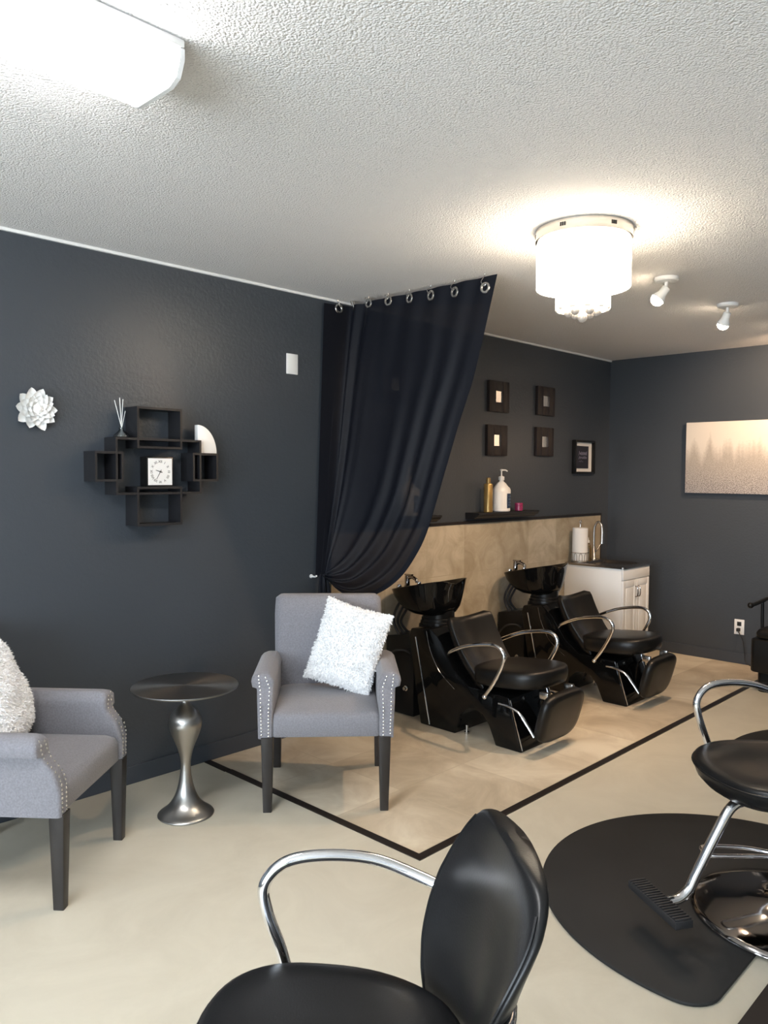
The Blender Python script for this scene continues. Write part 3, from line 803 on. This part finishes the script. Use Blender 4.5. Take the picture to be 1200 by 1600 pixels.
# ------------------------------------------------------------------ sink cabinet, towel, soap
def sink_cabinet():
    x0, x1, y0, y1, zt = 5.485, 5.915, 2.80, 3.305, .735
    t = thing('sink_cabinet', 'white two-door utility cabinet with a steel sink top in the corner', 'cabinet', ((x0 + x1) / 2, (y0 + y1) / 2, 0))
    hx, hy = (x1 - x0) / 2, (y1 - y0) / 2
    b = MB(); b.box(-hx, hx, -hy + .018, hy, .0, zt)
    b.build('body', M['white_paint'], t, bevel=.002)
    MB().box(-hx, hx, -hy, -hy + .0175, zt - .085, zt).build('apron_panel', M['white_paint'], t, bevel=.002)
    for s in (-1, 1):
        a, c = (-hx + .003, -.002) if s < 0 else (.002, hx - .003)
        z0, z1 = .03, zt - .09
        d = MB()
        d.box(a, c, -hy + .004, -hy + .017, z0, z1)
        d.box(a, a + .035, -hy, -hy + .0045, z0, z1); d.box(c - .035, c, -hy, -hy + .0045, z0, z1)
        d.box(a + .035, c - .035, -hy, -hy + .0045, z0, z0 + .05); d.box(a + .035, c - .035, -hy, -hy + .0045, z1 - .05, z1)
        d.box(a + .047, c - .047, -hy + .0005, -hy + .0045, z0 + .062, z1 - .062)
        do = d.build('door', M['white_paint'], t, bevel=.0015)
        xh = -.020 if s < 0 else .020
        MB().tube([V(xh, -hy, z1 - .055), V(xh, -hy - .018, z1 - .062), V(xh, -hy - .022, z1 - .095), V(xh, -hy - .018, z1 - .128), V(xh, -hy, z1 - .135)], .0045, 8, 5).build('handle', M['black_chrome'], do)
    # steel top with rim, deep bowl
    ex = .008
    L = lambda i, z, r=.02: rrect(-hx - ex + i, hx + ex - i, -hy - ex + i, hy - i, r, z, 5)
    rings = [L(0, zt + .0005), L(0, zt + .014), L(.006, zt + .018), L(.035, zt + .017, .03)]
    bowl = lambda i, z: rrect(-hx + .05 + i, hx - .05 - i, -hy + .05 + i, hy - .12 - i, .05, z, 5)
    rings += [bowl(-.008, zt + .016), bowl(0, zt + .008), bowl(.008, zt - .02 + .021), bowl(.02, zt + .0012)]
    MB().loft(rings).build('sink_top', M['sink_steel'], t, smooth=40)
    # faucet, gooseneck
    fx, fy = .125, hy - .065
    fa = MB().lathe([(.022, 0), (.022, .008), (.016, .012), (.014, .10), (.010, .11)], 20, (fx, fy, zt + .017))
    fa.tube([V(fx, fy, zt + .11), V(fx, fy, zt + .25), V(fx + .002, fy - .012, zt + .305), V(fx + .003, fy - .035, zt + .325), V(fx + .004, fy - .06, zt + .305), V(fx + .005, fy - .07, zt + .25), V(fx + .005, fy - .07, zt + .15)], lambda q: .009 if q < .72 else lerp(.009, .017, (q - .72) / .28), 12, 6)
    fo = fa.build('faucet', M['nickel'], t, smooth=60)
    MB().tube([V(fx + .010, fy, zt + .075), V(fx + .04, fy - .005, zt + .09), V(fx + .085, fy - .015, zt + .14)], .006, 10, 4).build('lever', M['nickel'], fo)
    return zt + .018
zt = sink_cabinet()
def towel_holder():
    t = thing('paper_towel_holder', 'white paper towel roll in a wire holder beside the sink', 'paper towel holder', (5.575, 3.222, zt))
    MB().lathe([(.058, .012), (.060, .014), (.060, .268), (.058, .27), (.018, .27), (.018, .268)], 40).build('paper_roll', M['paper'], t)
    w = MB()
    def ringtube(r, z, q): w.tube([V(r * math.cos(2 * PI * k / 24), r * math.sin(2 * PI * k / 24), z) for k in range(25)], q, 6, 0)
    ringtube(.066, .0045, .0028); ringtube(.066, .075, .0028)
    for k in range(10):
        a = 2 * PI * k / 10
        w.tube([V(.066 * math.cos(a - .17), .066 * math.sin(a - .17), .006), V(.068 * math.cos(a - .17), .068 * math.sin(a - .17), .05), V(.068 * math.cos(a), .068 * math.sin(a), .072), V(.068 * math.cos(a + .17), .068 * math.sin(a + .17), .05), V(.066 * math.cos(a + .17), .066 * math.sin(a + .17), .006)], .002, 6, 4)
    w.lathe([(.062, .0005), (.062, .010)], 30)
    w.tube([V(0, 0, .01), V(0, 0, .28), V(0, 0, .30), V(.012, 0, .318), V(.0, 0, .332), V(-.012, 0, .318), V(0, 0, .30)], .003, 8, 4)
    w.build('wire_stand', M['nickel'], t)
towel_holder()
def soap_bottle():
    t = thing('soap_bottle', 'small clear bottle between the paper towel roll and the tap', 'bottle', (5.69, 3.215, zt))
    MB().lathe([(.024, .0005), (.026, .01), (.026, .10), (.018, .125), (.010, .135), (.010, .145)], 24).build('bottle', M['bottle_glass'], t)
    MB().lathe([(.012, .145), (.012, .165), (.005, .167), (.005, .185)], 16).tube([V(0, 0, .183), V(-.03, -.01, .184)], .005, 8, 0).build('pump', M['white_plastic'], t)
soap_bottle()

# ------------------------------------------------------------------ ledges with bottles
def ledge(x0, x1, z, label):
    prof = [(D1 - .0005, z), (D1 - .115, z), (D1 - .115, z - .012), (D1 - .107, z - .016), (D1 - .100, z - .026), (D1 - .080, z - .034), (D1 - .072, z - .044), (D1 - .0005, z - .044)]
    return tag(MB().prism(prof, 0, x0, x1).build('wall_ledge', M['shelf_black'], smooth=30), label, 'shelf', 'black ledges above the tile panel')
ZL = 1.180
ledge(4.25, 4.985, ZL, 'black wall ledge above tile panel with gold bottle and white jug')
ledge(3.12, 3.865, ZL, 'black wall ledge above tile panel, mostly hidden behind the curtain')
def gold_bottle():
    t = thing('gold_bottle', 'tall gold bottle on the ledge left of white jug', 'bottle', (4.405, D1 - .075, ZL))
    MB().lathe([(.028, .0005), (.031, .004), (.031, .19), (.028, .197), (.014, .20)], 28).build('bottle', M['gold'], t)
    MB().lathe([(.0145, .199), (.0145, .236), (.011, .239)], 20).build('cap', M['gold'], t)
    q = MB()
    for k, (a, z) in enumerate([(-1.15, .05), (-1.15, .062), (-1.15, .074), (-.95, .05), (-.95, .064), (-.95, .078)]):
        m = Matrix.Rotation(a, 4, 'Z') @ Matrix.Translation((.0312, 0, z)); q.box(0, .0006, -.003, .003, -.005, .005, m)
    q.build('printed_mark', M['ink'], t, smooth=0)
gold_bottle()
def jug(name, label, x, group):
    t = thing(name, label, 'bottle', (x, D1 - .062, ZL), 0, group)
    MB().lathe([(.068, .0005), (.074, .006), (.075, .012), (.0735, .016), (.074, .02), (.074, .135), (.071, .150), (.058, .175), (.036, .200), (.019, .212), (.018, .225)], 40, sy=.78).build('body', M['white_plastic'], t, smooth=50)
    MB().tube([V(.060, -.01, .17), V(.078, -.015, .155), V(.078, -.015, .12), V(.066, -.012, .10)], .008, 10, 5).build('handle', M['white_plastic'], t)
    MB().lathe([(.021, .222), (.021, .245), (.010, .250), (.005, .252), (.005, .285), (.010, .287), (.010, .297), (.004, .299)], 20).tube([V(0, 0, .292), V(.03, -.012, .292), V(.045, -.018, .284)], .005, 8, 4).build('pump', M['white_plastic'], t, smooth=40)
    def lab(u, v):
        a = math.radians(lerp(-98, -22, u)); return V(.0748 * math.cos(a), .0748 * .78 * math.sin(a) - .0006, lerp(.025, .128, v))
    lb = MB(); lb.grid(lab, 16, 6); lb.build('label', M['blue_label'], t)
    q = MB()
    for k in range(3):
        for j in range(4):
            a = math.radians(-82 + 18 * k); z0 = .042 + .021 * j; hgt = .006 if (k + j) % 2 else .009
            m = Matrix.Translation((.0752 * math.cos(a), .0752 * .78 * math.sin(a) - .0012, z0)) @ Matrix.Rotation(a + .05, 4, 'Z')
            q.box(0, .0005, -.0035, .0035, 0, hgt, m)
    q.build('label_mark', M['label_text'], t, smooth=0)
    return t
jug('pump_jug', 'large white pump jug with a blue label on the ledge', 4.575, 'white pump jugs')
jug('pump_jug', 'white pump jug seen dimly through the sheer curtain', 3.60, 'white pump jugs')
def jar():
    t = thing('pink_jar', 'small glossy pink jar on the ledge right of white jug', 'jar', (4.775, D1 - .075, ZL))
    MB().lathe([(.026, .0005), (.029, .004), (.029, .034), (.026, .037)], 28).build('jar_body', M['pink'], t)
    MB().lathe([(.0295, .0375), (.0295, .055), (.026, .058)], 28).build('lid', M['pink'], t)
jar()

# ------------------------------------------------------------------ small framed mirrors, framed print, canvas
def mirror(xc, zc, label, w=.117, h=.108, tilt=0):
    t = thing('framed_mirror', label, 'mirror', (xc, D1, zc), 0, 'small square framed mirrors')
    t.rotation_euler.x = tilt; t.location.y -= h * abs(tilt)
    b = MB(); i, d = .042, .026
    iz = .040
    f = MB()
    f.box(-w, -i, -d, -.0005, -h, h); f.box(i, w, -d, -.0005, -h, h); f.box(-i, i, -d, -.0005, iz, h); f.box(-i, i, -d, -.0005, -h, -iz)
    f.build('frame', M['brown_frame'], t, bevel=.002)
    MB().box(-i, i, -.016, -.001, -iz, iz).build('mirror_glass', M['mirror'], t, smooth=0)
mirror(4.593, 1.990, 'small dark square mirror, upper left one of the four')
mirror(5.198, 2.000, 'small dark square mirror, upper right one of the four')
mirror(4.577, 1.682, 'small dark square mirror, lower left one above the ledge bottles')
mirror(5.189, 1.692, 'small dark square mirror, lower right one of the four')
mirror(3.52, 1.985, 'small dark square mirror seen dimly through the sheer curtain', tilt=-.06)
def cert():
    t = thing('framed_print', 'black shadow-box frame with white mat around a dark print near the corner', 'picture frame', (5.777, D1, 1.587))
    w, h, d, e = .157, .136, .035, .017
    f = MB(); f.box(-w, -w + e, -d, -.0005, -h, h); f.box(w - e, w, -d, -.0005, -h, h); f.box(-w + e, w - e, -d, -.0005, h - e, h); f.box(-w + e, w - e, -d, -.0005, -h, -h + e)
    f.build('frame', M['satin_black'], t, bevel=.002)
    MB().box(-w + e, w - e, -.008, -.001, -h + e, h - e).build('mat_board', M['paper'], t, smooth=0)
    p = MB().box(-.100, .084, -.012, -.0085, -.092, .090).build('print', M['dark_print'], t, smooth=0)
    q = MB()
    r = random.Random(2)
    for row, (za, n, a) in enumerate(((.03, 16, .018), (-.005, 14, .014), (-.035, 6, .007))):
        q.tube([V(lerp(-.07, .055 if row < 2 else 0, k / (n - 1)), -.0128, za + a * (1 if k % 2 else -1) * r.uniform(.4, 1)) for k in range(n)], .0015, 5, 4)
    q.build('script_lines', M['pale_ink'], p)
cert()
def canvas():
    yA, yB, zA, zB = 2.650, 1.40, 1.305, 1.860
    t = thing('canvas_painting', 'wide pale canvas of a misty tree line on the dark back wall', 'painting', (D2, (yA + yB) / 2, (zA + zB) / 2))
    hy, hz = (yA - yB) / 2, (zB - zA) / 2
    MB().box(-.036, -.0002, -hy, hy, -hz, hz).build('canvas', M['painting'], t, bevel=.002)
canvas()
def outlet():
    t = thing('wall_outlet', 'white wall outlet with a black plug low on the back wall', 'outlet', (D2, 2.213, .283))
    MB().box(-.006, -.0003, -.037, .037, -.058, .058).build('cover_plate', M['white_plastic'], t, bevel=.002)
    MB().box(-.0075, -.0061, -.016, .016, .008, .040).build('socket', M['ink'], t, bevel=.001)
outlet()
pw = thing('power_plug', 'black plug and cord hanging from the back wall outlet', 'plug', (D2 - .008, 2.213, .265))
MB().box(-.03, -.0003, -.012, .012, -.014, .012).build('plug', M['matte_black'], pw, bevel=.004)
MB().tube([V(-.03, 0, 0), V(-.05, -.02, -.02), V(-.05, -.05, -.08), V(-.04, -.06, -.17), V(-.06, -.09, -.245), V(-.12, -.28, -.258)], .004, 8, 6).build('cord', M['matte_black'], pw)

# dark chair cut by the right edge
def dryer_chair():
    t = thing('salon_chair', 'boxy black salon chair cut off by the right edge near the back wall', 'chair', (5.76, 1.57, 0))
    def blk(x0, x1, y0, y1, z0, z1, name, r=.02, mt='leather_soft'):
        rings = []
        for z, i in ((z0, r * .5), (z0 + r * .4, .002), (z0 + r, 0), (z1 - r, 0), (z1 - r * .4, r * .3), (z1, r)):
            rings.append(rrect(x0 + i, x1 - i, y0 + i, y1 - i, .03, z, 4))
        return MB().loft(rings).build(name, M[mt], t, smooth=50)
    blk(-.26, .26, -.265, .265, 0, .135, 'plinth', .008, 'satin_black')
    blk(-.30, .29, -.30, .30, .136, .36, 'seat_box', .012)
    blk(-.30, .22, -.27, .27, .361, .43, 'seat_cushion', .03)
    rings = []
    for k in range(8):
        q = k / 7; z = lerp(.40, .92, q); i = .03 if k == 7 else 0
        rings.append(rrect(.215 + .06 * q + i * .7, .315 + .06 * q - i * .7, -.27 + i, .27 - i, .04, z, 4))
    MB().loft(rings).build('backrest', M['leather_soft'], t, smooth=50)
    for s in (-1, 1):
        MB().tube([V(.26, s * .30, .60), V(.05, s * .31, .585), V(-.20, s * .31, .575), V(-.29, s * .305, .578)], .013, 10, 5).tube([V(-.05, s * .306, .36), V(-.05, s * .31, .58)], .011, 10, 0).build('armrest', M['satin_black'], t)
        MB().sphere((-.295, s * .305, .578), .020).build('armrest_tip', M['satin_black'], t)
dryer_chair()

# ------------------------------------------------------------------ floor mats
def dmat(cx, cy, yc, label):
    R, r = .672, .10
    a1 = math.asin((yc + r - cy) / (R - r)); px = (R - r) * math.cos(a1)
    poly = []
    for k in range(9): a = lerp(-PI / 2, a1, k / 8); poly.append((cx + px + r * math.cos(a), yc + r + r * math.sin(a)))
    for k in range(1, 64): a = lerp(a1, PI - a1, k / 64); poly.append((cx + R * math.cos(a), cy + R * math.sin(a)))
    for k in range(9): a = lerp(PI - a1, PI * 1.5, k / 8); poly.append((cx - px + r * math.cos(a), yc + r + r * math.sin(a)))
    tag(MB().prism(poly, 2, .0005, .012).build('salon_floor_mat', M['mat_rubber'], bevel=.004), label, 'floor mat', 'half-round rubber mats')
dmat(2.73, .93, .79, 'dark grey half-round rubber floor mat under right styling chair')
dmat(4.37, .89, .75, 'dark half-round floor mat farther back, peeping out behind right styling chair seat')
tag(MB().box(1.95, 3.35, .05, .717, .0005, .014).build('floor_mat', M['brown_mat'], bevel=.004), 'straight-edged dark brown mat in the bottom right corner', 'floor mat')

# ------------------------------------------------------------------ styling chairs (local: front is -Y, origin at base centre)
BW = [(0, .649), (.15, .779), (.3, .883), (.45, .954), (.6, .998), (.73, .99), (.82, .955), (.89, .885), (.94, .79), (.97, .67), (.988, .50), (.997, .30), (1, .12)]
BY = [(0, .231), (.2, .246), (.4, .261), (.6, .274), (.8, .284), (1, .290)]      # spine of the back, leaning rearward
BR = [(0, .158), (.2, .128), (.4, .098), (.6, .066), (.8, .032), (1, 0)]         # how far the sides wrap forward
def make_styling_chair(label, seat_z, zmat):
    t = thing('styling_chair', label, 'styling chair', group='black styling chairs')
    S = seat_z
    z0 = zmat
    bp = [(.285, .0), (.292, .004), (.290, .012), (.275, .020), (.22, .034), (.14, .048), (.075, .060), (.055, .075), (.050, .085)]
    MB().lathe([(r, z + z0) for r, z in bp], 64).build('base', M['black_chrome'], t, smooth=50)
    MB().lathe([(.043, .085 + z0), (.045, .09 + z0), (.045, .19 + z0), (.040, .195 + z0), (.034, .197 + z0), (.034, S - .16), (.05, S - .15), (.05, S - .115)], 32).build('column', M['chrome'], t)
    # under-seat plate
    MB().box(-.11, .11, -.12, .12, S - .115, S - .095).build('seat_plate', M['satin_black'], t, bevel=.004)
    # pump lever: a chrome loop at the side
    MB().tube([V(-.032, -.02, z0 + .185), V(-.050, -.10, z0 + .188), V(-.075, -.21, z0 + .19), V(-.095, -.235, z0 + .19), V(-.135, -.225, z0 + .19), V(-.14, -.19, z0 + .19), V(-.105, -.08, z0 + .188), V(-.042, .005, z0 + .185)], .007, 10, 5).build('pump_lever', M['chrome'], t)
    # seat cushion
    rings = []
    def outline(sc, z):
        out = []
        for p in sell(.256, .240, 60, 2.6):
            y = p.y; x = p.x * lerp(1.02, .55, (y / .24 + 1) / 2)
            zz = z + .018 * (p.x / .262) ** 2 * (sc > .5) - .012 * max(0, -y / .245) ** 2
            out.append(V(x * sc, -.04 + y * sc, zz))
        return out
    for z, sc in ((S - .094, .62), (S - .090, .74), (S - .075, .88), (S - .055, .955), (S - .030, .99), (S - .018, 1.0), (S - .008, .985), (S - .001, .94), (S + .004, .85), (S + .006, .65), (S + .004, .3)):
        rings.append(outline(sc, z))
    so = MB().loft(rings).build('seat', M['leather'], t, smooth=60)
    pip = outline(1.002, S - .020); MB().tube(pip + [pip[0]], .0035, 8, 0).build('piping', M['leather'], so)
    # backrest shell with front pad: cross sections up the back, sides wrapping forward
    def back(hw0, th, dy, name, mt, parent, scl=1.0, vlo=0.0):
        rings = []; N = 34
        for k in range(N + 1):
            q = math.sin(k / N * PI / 2) ** 1.0
            w = interp(BW, q)
            hw = hw0 * w * scl
            z = S + lerp(-.05, .339, q)
            yb = interp(BY, q) + dy
            ht = th * (1 if 0 < k < N - 1 else .45) * (1 - .15 * q)
            rg = []
            for p in sell(hw, ht, 52, 2.5):
                u = p.x / hw0
                wrap = -interp(BR, q) * u * u
                rg.append(V(p.x, yb + wrap + p.y, z))
            rings.append(rg)
        return MB().loft(rings).build(name, M[mt], parent, smooth=80)
    bo = back(.22, .027, .0, 'backrest', 'leather', t)
    # seam line of the rear panel
    def seam(s):
        pts = []
        for k in range(15):
            q = lerp(.02, .90, k / 14)
            w = interp(BW, q)
            u = s * w * .965; pts.append(V(.22 * u, interp(BY, q) - interp(BR, q) * u * u - .0105 * (1 - .15 * q), S + lerp(-.05, .339, q)))
        return pts
    for s in (-1, 1): MB().tube(seam(s), .003, 6, 3).build('seam', M['leather'], bo)
    # arms: flattened chrome tube from the back, forward and down under the seat
    for s in (-1, 1):
        x = s * .268
        MB().tube([V(s * .14, .240, S + .128), V(s * .205, .212, S + .137), V(s * .247, .155, S + .152), V(x, .07, S + .180), V(x + s * .004, -.03, S + .192), V(x + s * .005, -.11, S + .182), V(x + s * .005, -.152, S + .140), V(x + s * .002, -.148, S + .085), V(x - s * .003, -.120, S + .005), V(x - s * .02, -.105, S - .05), V(x - s * .07, -.10, S - .090), V(x - s * .16, -.10, S - .104)], .0125, 14, 7).build('armrest', M['chrome'], t, smooth=60)
    # footrest: curved chrome leg with ribbed black T-bar
    fl = MB().tube([V(0, -.07, S - .105), V(0, -.17, S - .107), V(0, -.225, S - .125), V(0, -.275, S - .20), V(0, -.345, z0 + .185), V(0, -.37, z0 + .14), V(0, -.41, z0 + .113), V(0, -.47, z0 + .11)], .016, 14, 6).build('footrest_leg', M['chrome'], t, smooth=60)
    tb = MB().box(-.125, .125, -.505, -.445, z0 + .098, z0 + .122)
    for k in range(19):
        x = lerp(-.117, .117, k / 18); tb.box(x - .004, x + .004, -.503, -.447, z0 + .122, z0 + .127)
    tb.build('footrest', M['matte_black'], t, bevel=.002)
    return t
sc_r = make_styling_chair('black styling chair with chrome arm on the half-round mat at right', .52, .0125)
sc_r.location = (2.71, .79, 0); sc_r.rotation_euler = (0, 0, math.radians(239))
sc_f = make_styling_chair('black styling chair in the foreground, large and cut by the bottom edge', .46, .0005)
sc_f.location = (.92, .96, 0); sc_f.rotation_euler = (0, 0, math.radians(232))

# ------------------------------------------------------------------ light
w = bpy.data.worlds.new('daylight'); scene.world = w; w.use_nodes = True
bg = w.node_tree.nodes['Background']; bg.inputs['Color'].default_value = (.79, .89, 1.0, 1); bg.inputs['Strength'].default_value = 14.6
for a, b in WIN:
    ld = bpy.data.lights.new('window_portal', 'AREA'); ld.shape = 'RECTANGLE'; ld.size = b - a; ld.size_y = WZ1 - WZ0; ld.cycles.is_portal = True
    lo = bpy.data.objects.new('window_portal', ld); col.objects.link(lo); lo.location = (XB - .10, (a + b) / 2, (WZ0 + WZ1) / 2)
    lo.rotation_euler = Vector((1, 0, 0)).to_track_quat('-Z', 'Z').to_euler()

# ------------------------------------------------------------------ camera
yaw, pitch, roll = .768486698, -.0481661891, .00601574692
f = V(math.cos(yaw) * math.cos(pitch), math.sin(yaw) * math.cos(pitch), math.sin(pitch))
r = V(math.sin(yaw), -math.cos(yaw), 0); u = r.cross(f)
r2 = r * math.cos(roll) + u * math.sin(roll); u2 = -r * math.sin(roll) + u * math.cos(roll)
cd = bpy.data.cameras.new('camera'); cam = bpy.data.objects.new('camera', cd); col.objects.link(cam)
cam.matrix_world = Matrix(((r2.x, u2.x, -f.x, 0), (r2.y, u2.y, -f.y, 0), (r2.z, u2.z, -f.z, 1.44), (0, 0, 0, 1)))
cd.sensor_fit = 'HORIZONTAL'; cd.sensor_width = 36; cd.lens = 1232.928 / 1200 * 36; cd.clip_start = .02
scene.camera = cam
vs = scene.view_settings
vs.view_transform = 'Standard'; vs.look = 'None'; vs.exposure = .27; vs.gamma = 1; vs.use_curve_mapping = False
